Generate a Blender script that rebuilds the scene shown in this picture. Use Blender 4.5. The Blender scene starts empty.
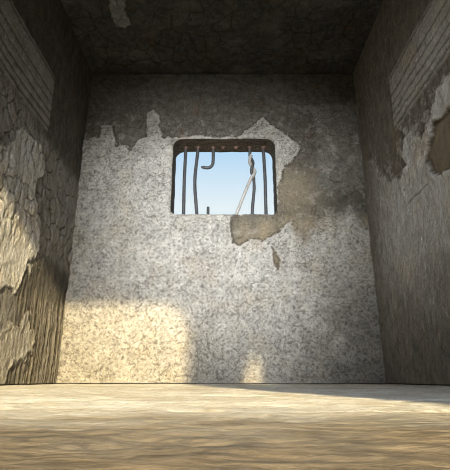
import bpy, bmesh, math
import numpy as np
from mathutils import Vector

scene = bpy.context.scene
col = scene.collection

# ------------------------------------------------------------------ room sizes (metres)
XL, XR = -1.584, 1.527          # inner faces of the side walls
YB, YF = 4.5, -0.5              # back wall (with the window), wall behind the camera (with the breach)
H = 3.51
CAM_H = 0.045
WIN = (-0.580, 0.560, 1.700, 2.606)   # window x0 x1 z0 z1
WALL_T = 0.31

# ------------------------------------------------------------------ numpy noise
def _hash(ix, iy, seed):
    n = (ix.astype(np.int64) * 374761393 + iy.astype(np.int64) * 668265263 + seed * 974711) & 0x7fffffff
    n = ((n ^ (n >> 13)) * 1274126177) & 0x7fffffff
    return ((n ^ (n >> 16)) & 0xffffff) / float(0xffffff)

def perlin(x, y, seed=0):
    ix, iy = np.floor(x), np.floor(y)
    fx, fy = x - ix, y - iy
    u, v = fx*fx*fx*(fx*(fx*6-15)+10), fy*fy*fy*(fy*(fy*6-15)+10)
    def g(dx, dy):
        a = _hash(ix+dx, iy+dy, seed) * 2 * math.pi
        return np.cos(a)*(fx-dx) + np.sin(a)*(fy-dy)
    a, b, c, d = g(0,0), g(1,0), g(0,1), g(1,1)
    return 1.5*((a*(1-u)+b*u)*(1-v) + (c*(1-u)+d*u)*v)

def fbm(x, y, f=1.0, octv=5, seed=0, gain=0.5):
    s, amp, tot = 0, 1.0, 0
    for o in range(octv):
        s = s + amp*perlin(x*f, y*f, seed+o*17); tot += amp
        f *= 2.03; amp *= gain
    return s/tot

def ridged(x, y, f, octv=4, seed=0):
    s, amp, tot = 0, 1.0, 0
    for o in range(octv):
        s = s + amp*(1-np.abs(perlin(x*f, y*f, seed+o*31))*2); tot += amp
        f *= 2.1; amp *= .55
    return s/tot

def worley(x, y, f, seed=0):
    """F1, F2-F1 and the id value of the nearest cell"""
    x, y = x*f, y*f
    ix, iy = np.floor(x), np.floor(y)
    f1 = np.full(x.shape, 9.0); f2 = np.full(x.shape, 9.0); cid = np.zeros(x.shape)
    for dx in (-1,0,1):
        for dy in (-1,0,1):
            px = ix+dx+_hash(ix+dx, iy+dy, seed); py = iy+dy+_hash(ix+dx, iy+dy, seed+5)
            d = np.hypot(px-x, py-y); k = _hash(ix+dx, iy+dy, seed+9)
            nearer = d < f1
            f2 = np.where(nearer, f1, np.minimum(f2, d))
            cid = np.where(nearer, k, cid); f1 = np.where(nearer, d, f1)
    return f1, f2-f1, cid

def sstep(a, b, x):
    t = np.clip((x-a)/(b-a), 0, 1)
    return t*t*(3-2*t)

def poly_sdf(poly, x, y):
    """signed distance, positive inside"""
    p = np.array(poly); n = len(p)
    d = np.full(x.shape, 1e9); ins = np.zeros(x.shape, bool)
    for i in range(n):
        a, b = p[i], p[(i+1) % n]
        e = b-a; wx, wy = x-a[0], y-a[1]
        t = np.clip((wx*e[0]+wy*e[1])/max(e@e, 1e-9), 0, 1)
        d = np.minimum(d, np.hypot(wx-e[0]*t, wy-e[1]*t))
        if a[1] != b[1]:
            c = ((a[1] > y) != (b[1] > y)) & (x < (b[0]-a[0])*(y-a[1])/(b[1]-a[1])+a[0])
            ins ^= c
    return np.where(ins, d, -d)

def blur(a, n):
    for _ in range(n):
        p = np.pad(a, 1, mode='edge')
        a = (p[:-2,1:-1]+p[2:,1:-1]+2*p[1:-1,1:-1]+p[1:-1,:-2]+p[1:-1,2:])/6
    return a

# ------------------------------------------------------------------ slab builder: one closed, relief-faced slab
def slab(name, us, vs, relief, place, thick, mats, hole=None, layers=(1.0,), flip=False, reveal_noise=0.0):
    U, V = np.meshgrid(np.array(us), np.array(vs), indexing='ij')
    nu, nv = U.shape
    keep = np.ones((nu-1, nv-1), bool)
    if hole is not None:
        S = hole(U, V)                         # > 0 is wall, < 0 is opening
        ok = S > 0
        keep = ok[:-1,:-1] & ok[1:,:-1] & ok[:-1,1:] & ok[1:,1:]
        cnt = np.zeros((nu, nv), int)
        for a in (0,1):
            for b in (0,1):
                cnt[a:nu-1+a, b:nv-1+b] += keep
        edge = np.zeros((nu, nv), bool); edge[1:-1,1:-1] = True
        edge &= (cnt > 0) & (cnt < 4)
        eu, ev = U[edge], V[edge]
        for _ in range(3):
            e = 1e-4; s = hole(eu, ev)
            gx = (hole(eu+e, ev)-s)/e; gy = (hole(eu, ev+e)-s)/e
            g2 = np.maximum(gx*gx+gy*gy, .2)
            eu = eu - s*gx/g2*.9; ev = ev - s*gy/g2*.9
        U[edge], V[edge] = eu, ev
    h, att = relief(U, V)
    idx = np.arange(nu*nv).reshape(nu, nv)
    N = nu*nv
    front = place(U, V, h).reshape(-1, 3)
    back = place(U, V, np.full(U.shape, -thick)).reshape(-1, 3)
    I, J = np.nonzero(keep)
    q = np.stack([idx[I,J], idx[I+1,J], idx[I+1,J+1], idx[I,J+1]], 1)
    qb = q[:, ::-1] + N
    # boundary edges of the kept cells, in the winding of their cell
    e = np.concatenate([q[:, [0,1]], q[:, [1,2]], q[:, [2,3]], q[:, [3,0]]])
    key = np.sort(e, 1); code = key[:,0]*N+key[:,1]
    _, first, counts = np.unique(code, return_index=True, return_counts=True)
    be = e[first[counts == 1]]
    bv = np.unique(be); loc = np.full(N, -1); loc[bv] = np.arange(len(bv))
    inner = np.ones(len(bv), bool)
    bi, bj = bv//nv, bv % nv
    inner = (bi > 0) & (bi < nu-1) & (bj > 0) & (bj < nv-1)
    verts = [front, back]; base = 2*N
    rings = [bv]; uu, vv, hh = U.ravel()[bv], V.ravel()[bv], h.ravel()[bv]
    if hole is not None and inner.any():
        ee = 1e-4; s = hole(uu, vv)
        gx = (hole(uu+ee, vv)-s)/ee; gy = (hole(uu, vv+ee)-s)/ee
    for f in layers[:-1] if len(layers) > 1 else ():
        d = hh*(1-f) - thick*f
        ou, ov = uu.copy(), vv.copy()
        if hole is not None and inner.any():
            k = reveal_noise*(fbm(uu*1.0+vv*1.7+9, d+3, 14, 3, 77)-.1)*inner
            ou, ov = uu-gx*k, vv-gy*k
        verts.append(place(ou, ov, d)); rings.append(base+np.arange(len(bv))); base += len(bv)
    rings.append(bv+N)
    side = []
    la, lb = loc[be[:,0]], loc[be[:,1]]
    innerq = inner[la] & inner[lb]
    smat = []
    for r0, r1 in zip(rings[:-1], rings[1:]):
        side.append(np.stack([r0[lb], r0[la], r1[la], r1[lb]], 1)); smat.append(innerq.astype(int))
    faces = np.concatenate([q, qb]+side)
    if flip: faces = faces[:, ::-1]
    mi = np.concatenate([np.zeros(len(q)+len(qb), int)]+smat)
    P = np.concatenate(verts)
    full = {}
    for k, a in att.items():
        a = a.reshape(-1)
        parts = [a, a] + [a[bv]]*(len(rings)-2)
        full[k] = np.concatenate(parts)
    used = np.zeros(len(P), bool); used[faces.ravel()] = True
    remap = np.cumsum(used)-1
    faces = remap[faces]; P = P[used]
    me = bpy.data.meshes.new(name)
    me.vertices.add(len(P)); me.vertices.foreach_set('co', P.astype(np.float32).ravel())
    me.loops.add(faces.size); me.loops.foreach_set('vertex_index', faces.astype(np.int32).ravel())
    me.polygons.add(len(faces))
    me.polygons.foreach_set('loop_start', np.arange(0, faces.size, 4, dtype=np.int32))
    me.update(calc_edges=True)
    for m in mats: me.materials.append(m)
    me.polygons.foreach_set('material_index', (mi if len(mats) > 1 else mi*0).astype(np.int32))
    sm = np.zeros(len(faces), bool); sm[:len(q)] = True
    sm[len(q)+len(qb):] = np.concatenate([x.astype(bool) for x in smat])
    me.polygons.foreach_set('use_smooth', sm)
    for k, a in full.items():
        at = me.attributes.new(k, 'FLOAT', 'POINT'); at.data.foreach_set('value', a[used].astype(np.float32))
    # hard crease between relief face and reveal
    me.validate(); me.update()
    o = bpy.data.objects.new(name, me); col.objects.link(o)
    o['kind'] = 'structure'
    return o

# ------------------------------------------------------------------ node helpers
class NT:
    def __init__(self, mat):
        self.t = mat.node_tree; self.n = self.t.nodes; self.l = self.t.links
    def node(self, typ, **kw):
        nd = self.n.new(typ)
        for k, v in kw.items():
            if k.startswith('i_'):
                nd.inputs[k[2:].replace('_', ' ')].default_value = v
            else: setattr(nd, k, v)
        return nd
    def link(self, a, b): self.l.new(a, b)
    def math(self, op, a, b=None, c=None, clamp=False):
        nd = self.n.new('ShaderNodeMath'); nd.operation = op; nd.use_clamp = clamp
        for i, v in enumerate((a, b, c)):
            if v is None: continue
            if isinstance(v, (int, float)): nd.inputs[i].default_value = v
            else: self.l.new(v, nd.inputs[i])
        return nd.outputs[0]
    def mix(self, fac, a, b, blend='MIX'):
        nd = self.n.new('ShaderNodeMix'); nd.data_type = 'RGBA'; nd.blend_type = blend
        for s, v in ((nd.inputs[0], fac), (nd.inputs[6], a), (nd.inputs[7], b)):
            if isinstance(v, (int, float)): s.default_value = v
            elif isinstance(v, tuple): s.default_value = (*v, 1)
            else: self.l.new(v, s)
        return nd.outputs[2]
    def rng(self, v, a, b, c=0.0, d=1.0):
        nd = self.n.new('ShaderNodeMapRange'); nd.clamp = True
        self.l.new(v, nd.inputs[0])
        for i, x in enumerate((a, b, c, d)): nd.inputs[i+1].default_value = x
        return nd.outputs[0]
    def attr(self, name):
        nd = self.n.new('ShaderNodeAttribute'); nd.attribute_name = name
        return nd.outputs['Fac']
    def noise(self, vec, scale, detail=6, rough=.6, dist=0.0):
        nd = self.n.new('ShaderNodeTexNoise')
        self.l.new(vec, nd.inputs['Vector'])
        nd.inputs['Scale'].default_value = scale; nd.inputs['Detail'].default_value = detail
        nd.inputs['Roughness'].default_value = rough; nd.inputs['Distortion'].default_value = dist
        return nd.outputs['Fac']
    def voro(self, vec, scale, feature='DISTANCE_TO_EDGE', rnd=1.0):
        nd = self.n.new('ShaderNodeTexVoronoi'); nd.feature = feature
        self.l.new(vec, nd.inputs['Vector']); nd.inputs['Scale'].default_value = scale
        nd.inputs['Randomness'].default_value = rnd
        return nd.outputs['Distance']
    def stretch(self, vec, s):
        nd = self.n.new('ShaderNodeMapping'); nd.inputs['Scale'].default_value = s
        self.l.new(vec, nd.inputs['Vector']); return nd.outputs[0]
    def warp(self, vec, scale, amt):
        nz = self.n.new('ShaderNodeTexNoise'); self.l.new(vec, nz.inputs['Vector'])
        nz.inputs['Scale'].default_value = scale; nz.inputs['Detail'].default_value = 3
        a = self.n.new('ShaderNodeVectorMath'); a.operation = 'SCALE'; a.inputs['Scale'].default_value = amt
        self.l.new(nz.outputs['Color'], a.inputs[0])
        b = self.n.new('ShaderNodeVectorMath'); b.operation = 'ADD'
        self.l.new(vec, b.inputs[0]); self.l.new(a.outputs[0], b.inputs[1]); return b.outputs[0]

def new_mat(name, rough=.9, spec=.2):
    m = bpy.data.materials.new(name); m.use_nodes = True
    nt = NT(m); b = nt.n['Principled BSDF']
    b.inputs['Roughness'].default_value = rough; b.inputs['Specular IOR Level'].default_value = spec
    co = nt.n.new('ShaderNodeTexCoord').outputs['Object']
    return m, nt, b, co

def plaster_material(name, pale, bare, dark, stretch=(1,1,1), bump=1.0, crack=1.0, grain=1.0, stroke=(.8, (1, 1, .42))):
    """old lime plaster over bare concrete: 'mask' = plaster still on, lowered in places to paint shade, 'pit' = hollows darkened for soiling and relief shade, 'stain' = brown and ochre tint"""
    m, nt, b, co = new_mat(name)
    st = nt.stretch(co, stretch)
    wv = nt.warp(st, 6, .10)
    n_low = nt.noise(st, 2.3, 5, .6)
    n_mid = nt.noise(wv, 14, 6, .62)
    rot = nt.n.new('ShaderNodeMapping'); rot.inputs['Rotation'].default_value = (0, stroke[0], 0); nt.link(wv, rot.inputs['Vector'])
    br = nt.stretch(rot.outputs[0], stroke[1])
    n_fine = nt.noise(br, 82, 7, .7, .5)
    n_wrk = nt.math('ABSOLUTE', nt.math('SUBTRACT', nt.noise(nt.warp(br, 40, .022), 55, 5, .6), .5))      # wrinkles
    smooth_zone = nt.rng(nt.noise(co, 2.7, 4, .6), .40, .60, .35, 1.0)
    n_grit = nt.noise(st, 165, 4, .65)
    cr1 = nt.voro(nt.warp(st, 9, .09), 7.5)
    cr2 = nt.voro(nt.warp(st, 22, .04), 24)
    crack1 = nt.rng(cr1, 0.0, .045, 1, 0)
    crack2 = nt.rng(cr2, 0.0, .10, 1, 0)
    patchy = nt.rng(n_low, .42, .60)
    mask, pit, stain = nt.attr('mask'), nt.attr('pit'), nt.attr('stain')
    # fine height field
    hgt = nt.math('MULTIPLY_ADD', n_mid, 1.0, nt.math('MULTIPLY', n_fine, .62))
    hgt = nt.math('MULTIPLY_ADD', n_grit, .24, hgt)
    hgt = nt.math('SUBTRACT', hgt, nt.rng(n_wrk, .0, .05, .14, 0))
    hgt = nt.math('SUBTRACT', hgt, nt.math('MULTIPLY', nt.math('MULTIPLY', crack1, patchy), .22*crack))
    hgt = nt.math('SUBTRACT', hgt, nt.math('MULTIPLY', crack2, .10*crack))
    # colour
    pale_v = nt.mix(nt.rng(n_mid, .30, .70), tuple(c*.76 for c in pale), tuple(min(c*1.38, .88) for c in pale))
    warm = tuple(a*b_ for a, b_ in zip(pale, (1.0, .88, .68)))
    pale_v = nt.mix(nt.math('MULTIPLY', nt.rng(nt.noise(co, 3.1, 6, .65), .50, .72), .55), pale_v, warm)
    bare_v = nt.mix(nt.rng(n_mid, .32, .68), dark, bare)
    bare_v = nt.mix(nt.math('MULTIPLY', nt.rng(nt.noise(co, 4.7, 7, .7), .56, .70), .55), bare_v, (.17, .095, .05))
    base = nt.mix(mask, bare_v, pale_v)
    base = nt.mix(nt.math('MULTIPLY', stain, .85), base, (.42, .345, .23))
    # hollows and cracks darkened in colour: soiling plus painted relief shade
    fine_d = nt.math('MULTIPLY', nt.rng(n_fine, .36, .55, .62*grain, 0), smooth_zone)
    fine_d = nt.math('ADD', fine_d, nt.math('MULTIPLY', nt.rng(n_wrk, .0, .030, .50*grain, 0), smooth_zone))
    fine_d = nt.math('ADD', fine_d, nt.rng(n_grit, .37, .52, .42*grain, 0))
    dirt_shade = nt.math('ADD', fine_d, nt.math('MULTIPLY', pit, .85))
    dirt_shade = nt.math('ADD', dirt_shade, nt.math('MULTIPLY', nt.math('MULTIPLY', crack1, patchy), .55*crack), clamp=True)
    dirt_shade = nt.math('ADD', dirt_shade, nt.math('MULTIPLY', crack2, .22*crack), clamp=True)
    base = nt.mix(dirt_shade, base, nt.mix(.30, (.035, .027, .018), base))
    nt.link(base, b.inputs['Base Color'])
    bp = nt.node('ShaderNodeBump'); bp.inputs['Strength'].default_value = .9
    bp.inputs['Distance'].default_value = .040*bump
    nt.link(hgt, bp.inputs['Height']); nt.link(bp.outputs[0], b.inputs['Normal'])
    return m

PALE = (.56, .54, .495)
M_back = plaster_material('weathered_plaster', PALE, (.19, .178, .15), (.085, .082, .07))
M_left = plaster_material('flaking_plaster', (.78, .75, .68), (.135, .125, .105), (.05, .047, .042), stretch=(1, 1, .55), bump=1.2, crack=.5, grain=.55, stroke=(0, (1, 1, .8)))
M_right = plaster_material('rough_plaster', (.80, .765, .71), (.30, .25, .18), (.11, .104, .09), stretch=(1, 1, .5), bump=1.25, crack=.4, grain=.6, stroke=(0, (1, 1, .8)))
M_ceil = plaster_material('dark_plaster', (.34, .36, .365), (.14, .146, .147), (.062, .067, .069), crack=1.3)  # ceiling in a darker plaster tone all over

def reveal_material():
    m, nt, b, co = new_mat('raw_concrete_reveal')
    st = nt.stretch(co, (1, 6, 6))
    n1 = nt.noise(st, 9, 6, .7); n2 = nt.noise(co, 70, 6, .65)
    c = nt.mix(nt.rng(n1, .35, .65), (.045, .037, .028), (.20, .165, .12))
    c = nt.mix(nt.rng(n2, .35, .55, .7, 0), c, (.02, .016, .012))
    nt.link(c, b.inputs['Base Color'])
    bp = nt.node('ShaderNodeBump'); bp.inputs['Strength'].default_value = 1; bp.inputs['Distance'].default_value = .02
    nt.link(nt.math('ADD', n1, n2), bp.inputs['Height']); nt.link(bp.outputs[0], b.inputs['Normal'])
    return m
M_reveal = reveal_material()

def floor_material():
    m, nt, b, co = new_mat('worn_concrete_floor', .5, .5)
    st = nt.stretch(co, (.55, 1.0, 1))
    wv = nt.warp(st, 5, .15)
    n_low = nt.noise(wv, 2.2, 6, .62)
    n_mid = nt.noise(wv, 11, 8, .68)
    n_fine = nt.noise(wv, 60, 8, .68)
    n_grit = nt.noise(co, 330, 5, .65)
    pit = nt.attr('pit')
    c = nt.mix(nt.rng(n_mid, .36, .62), (.60, .54, .43), (.90, .89, .85))
    c = nt.mix(nt.rng(n_low, .48, .66, 0, .55), c, (.36, .28, .175))
    d = nt.rng(n_fine, .32, .47, .55, 0)
    d = nt.math('ADD', d, nt.rng(n_grit, .36, .48, .25, 0))
    d = nt.math('ADD', d, nt.math('MULTIPLY', pit, .55), clamp=True)
    c = nt.mix(d, c, (.12, .082, .045))
    c = nt.mix(nt.math('MULTIPLY', nt.attr('fore_shade'), .9), c, nt.mix(nt.rng(nt.noise(nt.stretch(wv, (.4, 1, 1)), 75, 8, .7), .38, .60), (.045, .032, .018), (.25, .19, .12)))
    nt.link(c, b.inputs['Base Color'])
    hgt = nt.math('ADD', nt.math('MULTIPLY', n_mid, .6), nt.math('ADD', nt.math('MULTIPLY', n_fine, .35), nt.math('MULTIPLY', n_grit, .10)))
    bp = nt.node('ShaderNodeBump'); bp.inputs['Strength'].default_value = .8; bp.inputs['Distance'].default_value = .010
    nt.link(hgt, bp.inputs['Height']); nt.link(bp.outputs[0], b.inputs['Normal'])
    return m
M_floor = floor_material()

def iron_material(name, a, bcol, rust, rust_amt):
    m, nt, b, co = new_mat(name, .55, .5)
    n1 = nt.noise(co, 26, 6, .7); n2 = nt.noise(co, 140, 5, .65)
    c = nt.mix(nt.rng(n2, .35, .65), a, bcol)
    c = nt.mix(nt.rng(n1, .62-rust_amt*.25, .70-rust_amt*.12), c, rust)
    nt.link(c, b.inputs['Base Color']); b.inputs['Metallic'].default_value = .2
    nt.link(nt.rng(n1, .3, .7, .38, .75), b.inputs['Roughness'])
    bp = nt.node('ShaderNodeBump'); bp.inputs['Strength'].default_value = .7; bp.inputs['Distance'].default_value = .004
    nt.link(nt.math('ADD', n1, n2), bp.inputs['Height']); nt.link(bp.outputs[0], b.inputs['Normal'])
    return m
M_iron = iron_material('rusty_iron', (.022, .023, .026), (.062, .062, .065), (.06, .038, .028), .1)
M_bright = iron_material('scraped_iron', (.20, .19, .18), (.40, .385, .365), (.14, .09, .06), .2)
M_rust = iron_material('flaked_rust', (.085, .045, .028), (.15, .085, .055), (.06, .03, .02), .6)

# ------------------------------------------------------------------ relief of each surface
def pits(h, n=6, amp=.004):
    return np.clip((blur(h, n)-h)/amp, 0, 1)

def rrect(U, V, x0, x1, z0, z1, r):
    cx, cz = (x0+x1)/2, (z0+z1)/2
    rr = np.where(V > cz, r[0], r[1])
    qx = np.abs(U-cx)-(x1-x0)/2+rr; qz = np.abs(V-cz)-(z1-z0)/2+rr
    return np.hypot(np.maximum(qx, 0), np.maximum(qz, 0))+np.minimum(np.maximum(qx, qz), 0)-rr

def window_sdf(U, V):
    # slightly worn, chipped arris
    return rrect(U, V, *WIN, (.105, .060)) + .004*perlin(U*9, V*9, 4) + .0022*perlin(U*31, V*31, 8)

PLASTER_BACK = [(-2.2, 2.50), (-1.514, 2.60), (-1.423, 2.632), (-1.391, 2.774), (-1.337, 2.813), (-1.266, 2.787), (-1.221, 2.505),
    (-1.18, 2.556), (-1.098, 2.505), (-1.039, 2.455), (-1.0, 2.556), (-.958, 2.594), (-.892, 2.632), (-.897, 2.918), (-.832, 2.985),
    (-.76, 2.945), (-.743, 2.826), (-.726, 2.696), (-.687, 2.581), (-.644, 2.632), (-.576, 2.632), (-.283, 2.645), (.136, 2.632),
    (.216, 2.709), (.296, 2.761), (.366, 2.826), (.436, 2.892), (.47, 2.852), (.502, 2.80), (.591, 2.735), (.732, 2.594), (.842, 2.543),
    (.827, 2.467), (.802, 2.405), (.673, 2.257), (.614, 2.161), (.57, 2.041), (.57, 1.72), (.074, 1.690), (.083, 1.384), (.156, 1.351),
    (.261, 1.416), (.385, 1.395), (.481, 1.46), (.61, 1.548), (.687, 1.615), (.745, 1.504), (.811, 1.40), (.88, 1.493), (.983, 1.615),
    (1.072, 1.72), (1.2, 1.683), (1.33, 1.74), (1.497, 1.60), (2.2, 1.55), (2.2, -.3), (-2.2, -.3)]
NOTCH = [(.480, 1.345), (.53, 1.287), (.56, 1.10), (.535, 1.105), (.497, 1.19)]
GREY_RIGHT = [(.62, 3.05), (.982, 2.90), (1.03, 2.467), (.985, 2.041), (1.133, 1.95), (1.462, 1.98), (2.2, 1.9), (2.2, 3.1)]

def relief_back(U, V):
    wu = U+.035*fbm(U, V, 7, 4, 3); wv = V+.035*fbm(U, V, 7, 4, 13)
    jag = .034*fbm(U, V, 22, 5, 21, .7)+.03*fbm(U, V, 5, 3, 23)
    sd = poly_sdf(PLASTER_BACK, wu, wv)+jag
    sd = np.minimum(sd, -poly_sdf(NOTCH, wu, wv)+jag*.5)
    sw = sstep(.62, .85, U)*sstep(2.35, 1.95, V)
    mask = sstep(-.010-.10*sw, .014+.13*sw, sd+sw*.09*fbm(U, V, 11, 5, 24, .75))
    grey = sstep(-.03, .05, poly_sdf(GREY_RIGHT, wu, wv)+jag)
    lip = np.exp(-((sd-.018)/.020)**2)*(.6+1.2*fbm(U, V, 5, 3, 40))     # edges curl away from the wall
    h = .012*mask + .010*np.clip(lip, 0, 2)*mask
    h += .016*fbm(U, V, 1.3, 4, 1)
    trowel = fbm(U*.8+V*.5, V*.9-U*.4, 13, 4, 50, .6)
    h += mask*(.012*trowel + .007*ridged(U+.02*trowel, V, 20, 3, 60))
    f1, f21, cid = worley(U+.03*fbm(U, V, 9, 3, 5), V*1.35+.03*fbm(U, V, 9, 3, 6), 7, 2)
    plates = sstep(.0, .09, f21)
    # bare masonry: cracked plates high on the wall
    h += (1-mask)*(.007*(cid-.5)*sstep(2.4, 2.9, V) + .010*(plates-1)*sstep(2.2, 2.7, V)*sstep(-.1, .25, fbm(U, V, 2.4, 3, 70)+.12) + .007*fbm(U, V, 16, 4, 90))
    # shadow gap under the ceiling and along the floor
    h = np.where(V > H-.029, -.07, h); h = np.where(V < .008, -.03, h)
    near = sstep(.0, .05, window_sdf(U, V))
    h = h*near + .004*(1-near)
    stain = np.exp(-((U-.75)/.32)**2-((V-1.95)/.30)**2)*(1-mask)*(1-grey)*.62
    stain += (1-mask)*sstep(1.75, 1.55, V)*(.8+.9*perlin(U*6, V*.8, 5))
    run = sstep(.10, .5, fbm(U*1.0, V*.12, 8, 4, 33)+.18)*sstep(.15, .9, V)*sstep(2.3, 1.5, V)
    stain += .16*run*mask
    p = pits(h, 8, .0045)
    p = np.where(mask > .02, p, p*.8)
    dimming = sstep(2.25, 2.85, V+.30*fbm(U, V, 3.5, 5, 95, .65))*.42 + .58*sstep(.60, 1.3, U+.45*fbm(U, V, 3, 5, 96, .65))*sstep(1.3, .7, V+.3*fbm(U, V, 3, 4, 97))  # light falloff painted in: plaster darker high up and at lower right
    left_over = .30*sstep(.08, .30, fbm(U, V, 7, 5, 98, .7))*sstep(3.1, 2.7, V)       # scraps of plaster still on the bare part
    m = np.clip(mask*(1-dimming) + (.20*grey+left_over)*(1-mask), 0, 1)
    stain += .34*mask*sstep(.95, .35, V+.25*fbm(U, V, 2.5, 4, 99))*sstep(.3, -.5, U+.3*fbm(U, V, 2.5, 4, 94))  # ochre tint over the lower left plaster
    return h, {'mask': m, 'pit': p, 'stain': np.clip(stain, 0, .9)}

def place_back(U, V, h): return np.stack([U, YB-h, V], -1)

def boards(Y, Z):
    """shallow horizontal board marks that end short of the back corner"""
    end = sstep(3.56, 3.49, Y+.02*fbm(Y, Z, 8, 3, 2))
    inb = sstep(2.10, 2.15, Z)*sstep(2.72, 2.65, Z)*end
    g = 0
    for z0, w, d in ((2.665, .012, .6), (2.50, .014, .7), (2.405, .010, .5), (2.318, .016, 1.0), (2.235, .012, .7), (2.165, .016, 1.0)):
        zz = Z+.010*fbm(Y, Z*.2, 2.5, 3, int(z0*100))
        g = g+d*np.exp(-((zz-z0)/w)**2)
    step = .010*sstep(2.66, 2.68, Z) - .006*sstep(2.31, 2.33, Z)
    return inb, .016*inb - .018*np.clip(g, 0, 1.2)*inb + step*end, np.clip(g, 0, 1)*inb

LOW_PEEL = [(2.2, .60), (2.9, .56), (3.15, .40), (3.30, .46), (3.463, .43), (3.62, .50), (3.769, .345), (3.72, .22), (3.64, .169), (3.50, .12), (3.369, -.2), (2.2, -.2)]
PALE_LEFT = [(2.0, 1.62), (2.83, 1.571), (3.0, 1.80), (3.112, 1.95), (3.405, 2.00), (3.52, 1.80), (3.45, 1.50), (3.62, 1.30), (3.70, 1.05), (3.56, .85), (3.40, .72), (3.25, .74), (3.1, .62), (2.0, .55)]

def relief_left(Y, Z):
    wy = Y+.05*fbm(Y, Z, 5, 4, 103); wz = Z+.05*fbm(Y, Z, 5, 4, 113)
    jag = .07*fbm(Y, Z, 12, 5, 121, .75)+.16*fbm(Y, Z, 3.3, 3, 122)
    pale = poly_sdf(PALE_LEFT, wy, wz)+jag
    low = poly_sdf(LOW_PEEL, wy, wz)+jag
    mask = np.maximum(sstep(-.035, .03, pale), .55*sstep(-.03, .02, low))
    inb, hb, groove = boards(Y, Z)
    h = .018*fbm(Y, Z, 1.2, 4, 101) + hb
    h += .009*sstep(-.012, .014, pale)+.005*np.exp(-((pale-.018)/.02)**2) + .008*sstep(-.012, .012, low)+.006*np.exp(-((low-.018)/.02)**2)
    # thick flakes in the middle band
    f1, f21, cid = worley(Y+.05*fbm(Y, Z, 6, 3, 7), Z*.75+.05*fbm(Y, Z, 6, 3, 8), 9.5, 12)
    flak = sstep(.95, 1.2, Z+.12*fbm(Y, Z, 3, 3, 9))*sstep(2.15, 1.95, Z)
    brk = sstep(-.25, .2, fbm(Y, Z, 4, 3, 10))
    h += flak*(.014*(sstep(0, .22, f21)-1)*brk+.013*(cid-.5)+.008*np.exp(-(f1/.35)**2))
    # vertical comb streaks in the lower corner
    comb = sstep(.90, .60, Z+.22*fbm(Y*4, Z*.6, 3, 3, 15))*sstep(3.35, 3.7, Y-.15*fbm(Y, Z, 3, 3, 16))*(1-sstep(-.006, .012, low))
    sy = Y+.02*fbm(Y, Z, 1.5, 3, 17)
    st = perlin(sy*26, Z*.9, 18)+.8*perlin(sy*52, Z*1.6, 19)+.5*fbm(Y, Z*.4, 40, 2, 20)
    h += comb*.009*st
    rough = fbm(Y, Z*.6, 15, 4, 150, .6)
    h += .010*rough + .004*ridged(Y, Z*.6, 24, 3, 160)*(1-comb)
    h = np.where(Z > H-.012, -.05, h); h = np.where(Z < .008, -.02, h)
    p = np.clip(pits(h, 8, .009)+.7*groove+.9*comb*sstep(.05, .5, -st)+.5*flak*brk*sstep(.12, 0, f21), 0, 1)
    stain = np.clip(.32*comb+.25*sstep(-.02, .02, low)+.15*flak, 0, .8)*(.5+.5*sstep(-.3, .3, fbm(Y, Z, 4, 3, 44)))
    up = sstep(2.0, 2.3, Z)
    m = np.clip(np.maximum(mask, .40*flak+.22*comb+.38*inb), 0, 1)
    m = np.maximum(m, .05+.30*sstep(3.7, 3.1, Y)*(1-up))  # less pale towards the back corner, its shade put into the colour
    return h, {'mask': m, 'pit': p, 'stain': stain}

def place_left(Y, Z, h): return np.stack([XL+h, Y, Z], -1)

BARE_RIGHT = [(2.0, 1.80), (2.66, 1.76), (2.86, 1.80), (2.95, 1.72), (3.02, 1.60), (2.985, 1.476), (2.90, 1.40), (2.785, 1.375), (2.5, 1.34), (2.0, 1.36)]
RAG_RIGHT = [(2.0, 2.02), (2.7, 1.98), (3.05, 1.80), (3.16, 1.90), (3.32, 2.02), (3.42, 1.80), (3.36, 1.72), (3.55, 1.66), (3.63, 1.741), (3.74, 1.72), (3.92, 1.876), (4.02, 1.95), (4.2, 2.2), (4.9, 2.5), (4.9, -.2), (2.0, -.2)]

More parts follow.
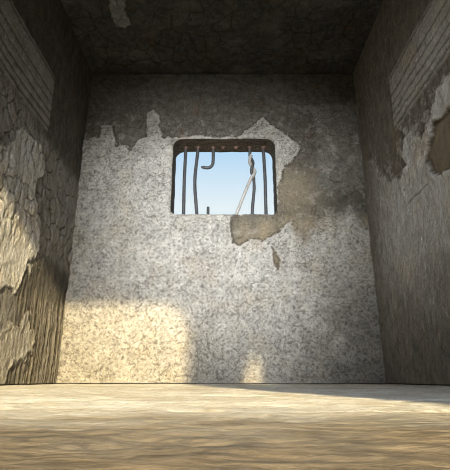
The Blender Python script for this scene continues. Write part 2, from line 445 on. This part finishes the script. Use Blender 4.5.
def relief_right(Y, Z):
    wy = Y+.04*fbm(Y, Z, 6, 4, 203); wz = Z+.04*fbm(Y, Z, 6, 4, 213)
    jag = .05*fbm(Y, Z, 14, 5, 221, .7)
    rag = poly_sdf(RAG_RIGHT, wy, wz)+jag
    bare = poly_sdf(BARE_RIGHT, wy, wz)+jag*.7
    sd = np.minimum(rag, -bare)
    mask = np.minimum(sstep(-.05, .04, rag), sstep(-.008, .012, -bare))
    mask = np.maximum(mask, .5*sstep(.02, .22, fbm(Y, Z, 7, 5, 281, .7))*sstep(-.5, -.1, rag)*sstep(-.008, .012, -bare))
    inb, hb, groove = boards(Y, Z)
    h = .018*fbm(Y, Z, 1.2, 4, 201) + hb + .014*mask
    h += .018*np.clip(np.exp(-((sd-.02)/.024)**2)*(.5+1.6*fbm(Y, Z, 5, 3, 222)), 0, 1.6)*mask
    # hanging folds of loose plaster around the torn edge
    fold = np.exp(-((sd-.06)/.16)**2)*sstep(3.95, 3.6, Y)*sstep(1.25, 1.5, Z)
    h += fold*.022*ridged(Y+.3*(Z-1.5), Z*.5, 5.5, 3, 230)*mask
    rough = fbm(Y+.25*Z, Z*.55, 15, 4, 250, .62)
    notbare = 1-sstep(-.008, .012, bare)
    h += notbare*(.012*rough + .006*ridged(Y+.2*Z, Z*.5, 22, 3, 260)) + (1-notbare)*.003*rough
    h -= .016*np.exp(-((Z-1.43-.05*fbm(Y, Z, 2, 2, 3))/.010)**2)*sstep(3.52, 3.46, Y)*sstep(3.0, 3.06, Y)
    h = np.where(Z > H-.012, -.05, h); h = np.where(Z < .008, -.02, h)
    p = np.clip(pits(h, 8, .0095)+.7*groove, 0, 1)
    up = sstep(2.7, 2.2, Z)
    m = np.clip(mask*(.14+.86*sstep(.25, 1.3, Z+.3*fbm(Y, Z, 2, 4, 280))*sstep(4.6, 3.6, Y)), 0, 1); m = np.maximum(m, .70*inb); m = np.maximum(m, .14*notbare)  # plaster dimmed towards floor and back corner, light falloff painted in
    stain = np.clip(.55*(1-notbare)+.15*sstep(.05, .4, fbm(Y, Z, 2.2, 4, 270)), 0, .8)
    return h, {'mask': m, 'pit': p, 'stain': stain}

def place_right(Y, Z, h): return np.stack([XR-h, Y, Z], -1)

PATCH_CEIL = [(-1.12, 3.1), (-1.10, 3.37), (-1.16, 3.62), (-1.12, 3.75), (-1.04, 3.77), (-.96, 3.70), (-.99, 3.52), (-.93, 3.37), (-.95, 3.1)]
def relief_ceiling(X, Y):
    wx = X+.04*fbm(X, Y, 6, 4, 303); wy = Y+.04*fbm(X, Y, 6, 4, 313)
    sd = poly_sdf(PATCH_CEIL, wx, wy)+.02*fbm(X, Y, 26, 3, 321)
    mask = sstep(-.006, .01, sd)
    f1, f21, cid = worley(X+.05*fbm(X, Y, 6, 3, 307), Y*.8+.05*fbm(X, Y, 6, 3, 308), 5.5, 32)
    crack = sstep(.10, 0, f21)*sstep(-.1, .25, fbm(X, Y, 1.6, 3, 330)+.12)
    h = .016*fbm(X, Y, 1.4, 4, 301)+.010*fbm(X, Y, 15, 4, 350)+.010*(cid-.5)-.016*crack+.012*mask
    h = h*sstep(4.50, 4.40, Y)
    return h, {'mask': np.clip(mask+.2*sstep(0, .4, fbm(X, Y, 2.5, 3, 340)), 0, 1), 'pit': np.clip(pits(h, 7, .006)+.6*crack, 0, 1), 'stain': .15*sstep(.1, .4, fbm(X, Y, 3, 3, 345))}

def place_ceiling(X, Y, h): return np.stack([X, Y, H-h], -1)

def relief_floor(X, Y):
    n1 = fbm(X*.6, Y, 3.2, 5, 401); n2 = fbm(X*.5, Y, 14, 5, 411, .6); n3 = fbm(X*.6, Y, 55, 3, 421)
    far = sstep(.2, 2.0, Y)
    h = .004*n1*(.4+.6*far)+.0042*n2+.0016*n3
    h -= .004*sstep(.15, .45, fbm(X*.45, Y, 9, 4, 430))
    h = np.minimum(h, .006)
    p = np.clip((-.0022-h)/.005, 0, 1)
    fore_shade = sstep(.95, .30, np.hypot(X*.45, Y)+.30*fbm(X*.4, Y, 5, 5, 440, .65))  # foreground shade painted as brown blotches around the camera
    return h, {'pit': p, 'fore_shade': fore_shade}
def place_floor(X, Y, h): return np.stack([X, Y, h], -1)

SILL = [(-1.21, 0.234), (-1.12, 0.133), (-1.02, 0.257), (-.93, 0.172), (-.86, 0.312), (-.77, 0.148), (-.70, 0.226), (-.60, 0.117), (-.52, 0.289), (-.43, 0.187), (-.36, 0.242), (-.27, 0.109),
        (-.20, 0.211), (-.12, 0.304), (-.05, 0.156), (.04, 0.234), (.12, 0.125), (.20, 0.273), (.27, 0.195), (.36, 0.320), (.44, 0.140), (.52, 0.218), (.60, 0.172), (.68, 0.281), (.78, 0.234)]   # unseen broken edge, teeth added to scatter the floor's shadow line
BREACH = SILL+[ (.745, 1.0), (.70, 1.35), (.735, 1.75), (.77, 2.05), (.79, 2.30), (.755, 2.52), (.68, 2.63), (.55, 2.675), (.1, 2.69), (-.5, 2.68), (-1.05, 2.66), (-1.22, 2.5), (-1.25, 1.5)]
CHINK = [(1.275, 1.66), (1.49, 1.68), (1.475, 1.95), (1.465, 2.10), (1.445, 2.20), (1.40, 2.235), (1.365, 2.16), (1.33, 2.05), (1.295, 1.90)]
def breach_sdf(X, Z):
    j = .014*fbm(X, Z, 6, 3, 501)
    return -np.maximum(poly_sdf(BREACH, X, Z)+j, poly_sdf(CHINK, X, Z)+j*.5)
def relief_rear(X, Z):
    h = .016*fbm(X, Z, 1.5, 5, 511)+.010*fbm(X, Z, 13, 3, 512)
    h = np.where(Z < .008, 0, h)
    return h, {'mask': sstep(-.05, .1, fbm(X, Z, 2, 4, 513)), 'pit': pits(h, 4, .006), 'stain': .2+0*h}
def place_rear(X, Z, h): return np.stack([X, YF+h, Z], -1)

def span(a, b, step):
    return list(np.linspace(a, b, max(2, int(round((b-a)/step))+1)))
def join(*parts):
    out = []
    for p in parts:
        for x in p:
            if not out or x > out[-1]+1e-6: out.append(x)
    return out

zs = join([-.05, 0, .007, .009], span(.015, H-.0305, .0085), [H-.0295, H-.0285, H+.0])
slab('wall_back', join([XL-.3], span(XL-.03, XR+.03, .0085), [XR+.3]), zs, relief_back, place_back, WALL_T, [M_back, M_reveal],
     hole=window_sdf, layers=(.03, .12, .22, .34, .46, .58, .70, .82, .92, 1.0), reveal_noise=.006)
ys = join(span(YF-.25, 2.15, .05), span(2.17, YB+.05, .0085))
zsd = join([-.05, 0, .007, .009], span(.016, H-.02, .0095), [H-.012, H-.010, H])
slab('wall_left', ys, zsd, relief_left, place_left, .25, [M_left], flip=False)
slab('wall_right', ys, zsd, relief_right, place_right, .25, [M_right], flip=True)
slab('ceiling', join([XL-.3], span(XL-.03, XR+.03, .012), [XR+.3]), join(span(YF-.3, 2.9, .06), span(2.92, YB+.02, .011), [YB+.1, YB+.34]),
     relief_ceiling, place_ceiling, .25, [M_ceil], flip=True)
fy = [YF-.3, YF-.1, -.3, -.15, 0.0]
y = .05
while y < YB+.04:
    fy.append(y); y += max(.0022, .0052*y)
fy += [YB+.1, YB+.3]
fx = join([XL-.28], span(XL-.02, -.62, .012), span(-.61, .61, .0045), span(.622, XR+.02, .012), [XR+.28])
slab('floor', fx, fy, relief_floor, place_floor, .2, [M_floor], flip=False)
slab('wall_front', span(XL-.05, XR+.05, .022), join([-.05], span(0, H, .022)), relief_rear, place_rear, .20, [M_right],
     hole=breach_sdf, layers=(.2, .5, .8, 1.0), flip=True, reveal_noise=.02)

# ------------------------------------------------------------------ iron bars
def catmull(pts, n):
    P = [np.array(p, float) for p in pts]
    P = [2*P[0]-P[1]]+P+[2*P[-1]-P[-2]]
    out = []
    for i in range(1, len(P)-2):
        for k in range(n):
            t = k/n
            out.append(.5*((2*P[i])+(-P[i-1]+P[i+1])*t+(2*P[i-1]-5*P[i]+4*P[i+1]-P[i+2])*t*t+(-P[i-1]+3*P[i]-3*P[i+1]+P[i+2])*t**3))
    out.append(P[-2]); return np.array(out)

def tube(name, path, rad, mat, parent=None, seed=0, seg=14, rib=.0010, pitch=.034, taper_end=False):
    """a round reinforcing bar: slightly wavering radius, spiral rib, closed ends"""
    path = np.array(path); n = len(path)
    T = np.gradient(path, axis=0); T /= np.linalg.norm(T, axis=1)[:, None]
    up = np.array([0, 1, 0.])
    arc = np.concatenate([[0], np.cumsum(np.linalg.norm(np.diff(path, axis=0), axis=1))])
    verts, faces = [], []
    for i in range(n):
        a = np.cross(T[i], up); a /= np.linalg.norm(a); b = np.cross(a, T[i])
        w = 1+.07*perlin(np.array([arc[i]*14]), np.array([seed*3.1]), seed)[0]
        r0 = rad*w
        if taper_end and arc[-1]-arc[i] < .03: r0 *= .62+.38*((arc[-1]-arc[i])/.03)
        for k in range(seg):
            th = 2*math.pi*k/seg
            s = math.sin(2*math.pi*arc[i]/pitch+2*th)
            rr = r0+rib*max(0, s)
            verts.append(path[i]+rr*(math.cos(th)*a+math.sin(th)*b))
    for i in range(n-1):
        for k in range(seg):
            k2 = (k+1) % seg
            faces.append((i*seg+k, i*seg+k2, (i+1)*seg+k2, (i+1)*seg+k))
    faces.append(tuple(range(seg-1, -1, -1))); faces.append(tuple((n-1)*seg+k for k in range(seg)))
    me = bpy.data.meshes.new(name); me.from_pydata([tuple(v) for v in verts], [], faces)
    bm = bmesh.new(); bm.from_mesh(me); bmesh.ops.recalc_face_normals(bm, faces=bm.faces); bm.to_mesh(me); bm.free()
    for p in me.polygons: p.use_smooth = len(p.vertices) == 4
    me.materials.append(mat)
    o = bpy.data.objects.new(name, me); col.objects.link(o)
    if parent is not None: o.parent = parent
    return o

def collar(x, y, z, r, parent, seed, name='rust_collar', down=True):
    """lumpy ring of scaled rust and mortar where a bar enters the lintel"""
    seg, rings = 18, 6
    verts, faces = [], []
    for i in range(rings):
        t = i/(rings-1); rr = r*(1+.95*(1-t)**1.6); dz = -.030*t
        for k in range(seg):
            th = 2*math.pi*k/seg
            w = 1+.16*perlin(np.array([math.cos(th)*1.7+seed*2.3]), np.array([math.sin(th)*1.7+t*2]), seed)[0]*(1-.6*t)
            verts.append((x+rr*w*math.cos(th), y+rr*w*math.sin(th), z+dz))
    for i in range(rings-1):
        for k in range(seg):
            k2 = (k+1) % seg
            faces.append((i*seg+k, i*seg+k2, (i+1)*seg+k2, (i+1)*seg+k))
    faces.append(tuple(range(seg))); faces.append(tuple((rings-1)*seg+k for k in range(seg-1, -1, -1)))
    me = bpy.data.meshes.new(name); me.from_pydata(verts, [], faces)
    bm = bmesh.new(); bm.from_mesh(me); bmesh.ops.recalc_face_normals(bm, faces=bm.faces); bm.to_mesh(me); bm.free()
    for p in me.polygons: p.use_smooth = len(p.vertices) == 4
    me.materials.append(M_rust)
    o = bpy.data.objects.new(name, me); col.objects.link(o)
    if parent is not None: o.parent = parent
    if name == 'rust_collar': o['label'] = 'rust-brown scaled collar at the top of the bar'
    return o

YW = YB+.19                       # the bars stand in the middle of the wall's thickness
ZT, ZS = WIN[3]+.002, WIN[2]-.002
R = .0190
GROUP = 'iron bars in the cell window'
def iron_bar(name, pts, label, rad=R, mat=M_iron, seed=0, top=True, taper=False, path=None, group=GROUP, cat='bar'):
    p = catmull([(q[0], YW+(q[2] if len(q) > 2 else 0), q[1]) for q in pts], 26) if path is None else path
    if not top:
        o = tube(name, p, rad, mat, seed=seed, taper_end=taper)
    else:
        o = bpy.data.objects.new(name, None); col.objects.link(o)
        o.location = p[-1]; o.empty_display_size = .05
        for c in (tube('shaft', p, rad, mat, seed=seed, taper_end=taper), collar(p[0][0], p[0][1], ZT, rad, None, seed)):
            c.parent = o; c.location = -Vector(p[-1])
    o['label'] = label; o['category'] = cat
    if group: o['group'] = group
    return o

iron_bar('window_bar', [(-.456, ZT), (-.460, 2.40), (-.463, 2.15), (-.461, 1.92), (-.459, ZS)],
         'nearly straight dark iron bar beside the window jamb, on the hooked bar side', seed=1)
iron_bar('window_bar', [(-.311, ZT), (-.326, 2.44, .004), (-.342, 2.237, .006), (-.340, 2.08, .006), (-.326, 1.92, .002), (-.305, ZS)],
         'bowed full-length dark iron bar standing next to the short hooked bar', seed=2)
iron_bar('window_bar', [(.445, ZT), (.452, 2.40), (.456, 2.20), (.455, 1.95), (.455, ZS)],
         'nearly straight dark iron bar between the twisted pair of bars and the window jamb', seed=3)
# broken bar: short length hanging from the lintel, its end bent into a hook
iron_bar('hooked_bar', [(-.138, ZT), (-.136, 2.52), (-.137, 2.44), (-.143, 2.385), (-.165, 2.352), (-.205, 2.340), (-.240, 2.345), (-.272, 2.352)],
         'broken iron bar hanging from the window top, bent into a short hook', seed=4, taper=True)
# the bar that still stands, and the torn one wound round it
def wound(base, z, phase, zlo, zhi, r):
    env = sstep(zlo-.02, zlo+.07, z)*sstep(zhi+.03, zhi-.06, z)
    a = phase + (z-zlo)/.24*2*math.pi
    return np.stack([base+env*r*1.1*np.cos(a), YW+env*r*np.sin(a), z], -1)
def axis_x(z):
    k = catmull([(.285, 2.70, 0), (.285, ZT, 0), (.302, 2.44, 0), (.318, 2.33, 0), (.330, 2.12, 0), (.322, 2.00, 0), (.308, 1.87, 0), (.298, ZS, 0), (.297, 1.6, 0)], 20)
    return np.interp(z, k[::-1, 1], k[::-1, 0])
z4 = np.linspace(ZT, ZS, 120)
iron_bar('window_bar', None, 'dark iron bar standing upright with the paler bent bar twisted around it', seed=5,
         path=wound(axis_x(z4), z4, math.pi*.2, 2.20, 2.52, .0155), rad=.0175)
zb = np.linspace(2.49, 2.19, 70)
ab = math.pi*1.2+(zb-2.20)/.24*2*math.pi
up_part = wound(axis_x(zb), zb, math.pi*.2, 2.20, 2.52, .0155) + .0385*np.stack([np.cos(ab), np.sin(ab), 0*ab], -1)
zl = np.linspace(2.17, ZS, 12)
def lean(z):
    t = (2.19-z)/(2.19-ZS)
    return np.stack([.291-.190*t-.004*np.sin(t*math.pi), YW-.024+.018*t, z], -1)
ctrl = np.concatenate([up_part[::4], lean(zl[1:])])
iron_bar('bent_bar', None, 'pale scraped iron bar leaning diagonally from the sill and twisted around the upright bar', seed=6,
         path=catmull(ctrl[::-1], 6)[::-1], rad=.0185, mat=M_bright, top=False)
# what is left of the other bars
o = tube('bar_stub', [(-.189, YW, ZS), (-.189, YW, 1.76), (-.188, YW, 1.81), (-.188, YW, 1.858)], .0160, M_iron, seed=7)
o['label'] = 'short dark iron stub standing on the window sill below the hooked bar'; o['category'] = 'bar stub'
for i, (x, lab) in enumerate(((-.023, 'sawn-off rusty bar end in the window top, next to the hooked bar'),
                              (.128, 'sawn-off rusty bar end in the window top, next to the twisted bars'))):
    o = collar(x, YW, ZT, .019, None, 20+i, 'bar_end')
    o['label'] = lab; o['category'] = 'bar end'; o['group'] = 'bar ends in the window top'

# ------------------------------------------------------------------ light: sun, sky and an added glow through the breach and the window
SUN_TO = Vector((-.22, 1.0, -.375)).normalized()
sd = bpy.data.lights.new('sun', 'SUN'); sd.energy = 8.8; sd.angle = math.radians(1.7); sd.color = (1.0, .82, .48)
so = bpy.data.objects.new('sun', sd); col.objects.link(so)
so.rotation_euler = SUN_TO.to_track_quat('-Z', 'Y').to_euler(); so.location = (2, -8, 4)

w = bpy.data.worlds.new('sky'); scene.world = w; w.use_nodes = True
wt = NT(w); bg = wt.n['Background']
gen = wt.n.new('ShaderNodeTexCoord').outputs['Generated']
sep = wt.n.new('ShaderNodeSeparateXYZ'); wt.link(gen, sep.inputs[0])
elev = sep.outputs['Z']
blue = wt.mix(wt.rng(elev, .36, .475), (.72, .81, .85), (.42, .63, .83))          # paler near the horizon
def near_dir(v):
    d = wt.n.new('ShaderNodeVectorMath'); d.operation = 'DOT_PRODUCT'
    wt.link(gen, d.inputs[0]); d.inputs[1].default_value = Vector(v).normalized(); return d.outputs['Value']
bright = near_dir((-.02, -1, -.018))
sunside = wt.rng(bright, .2, .95)
sky = wt.mix(sunside, blue, (2.2, 2.4, 2.7))
sky = wt.mix(wt.rng(elev, -.02, .02), wt.mix(sunside, (.38, .37, .34), (.75, .72, .66)), sky)
core = wt.math('POWER', wt.rng(bright, .980, .9995), 1.3)
broad = wt.math('POWER', wt.rng(near_dir((-.35, -1, 0)), .62, .99), 1.5)
lowband = wt.rng(wt.math('ABSOLUTE', elev), .20, .02)
fill_glow = wt.math('ADD', wt.math('MULTIPLY', core, 116.0), wt.math('MULTIPLY', wt.math('MULTIPLY', broad, lowband), 10.5))
sky = wt.mix(1.0, sky, wt.mix(1.0, (1.0, 1.02, 1.03), fill_glow, 'MULTIPLY'), 'ADD')      # unseen glow added behind the cell to brighten back and right walls
wt.link(sky, bg.inputs['Color']); bg.inputs['Strength'].default_value = 1.0

# ------------------------------------------------------------------ camera
cd = bpy.data.cameras.new('camera'); co_ = bpy.data.objects.new('camera', cd); col.objects.link(co_)
cd.sensor_fit = 'HORIZONTAL'; cd.sensor_width = 36; cd.lens = 36*451/450
cd.clip_start = .01; cd.clip_end = 200
cd.shift_y = -10/450
co_.location = (0, 0, CAM_H)
co_.rotation_euler = (math.radians(90+18.853), 0, 0)
scene.camera = co_

vs_ = scene.view_settings
scene.display_settings.display_device = 'sRGB'
vs_.view_transform = 'Standard'; vs_.look = 'None'; vs_.exposure = .13; vs_.gamma = 1; vs_.use_curve_mapping = False
scene.cycles.use_denoising = True
scene.cycles.filter_width = 1.0
scene.cycles.max_bounces = 8; scene.cycles.diffuse_bounces = 5
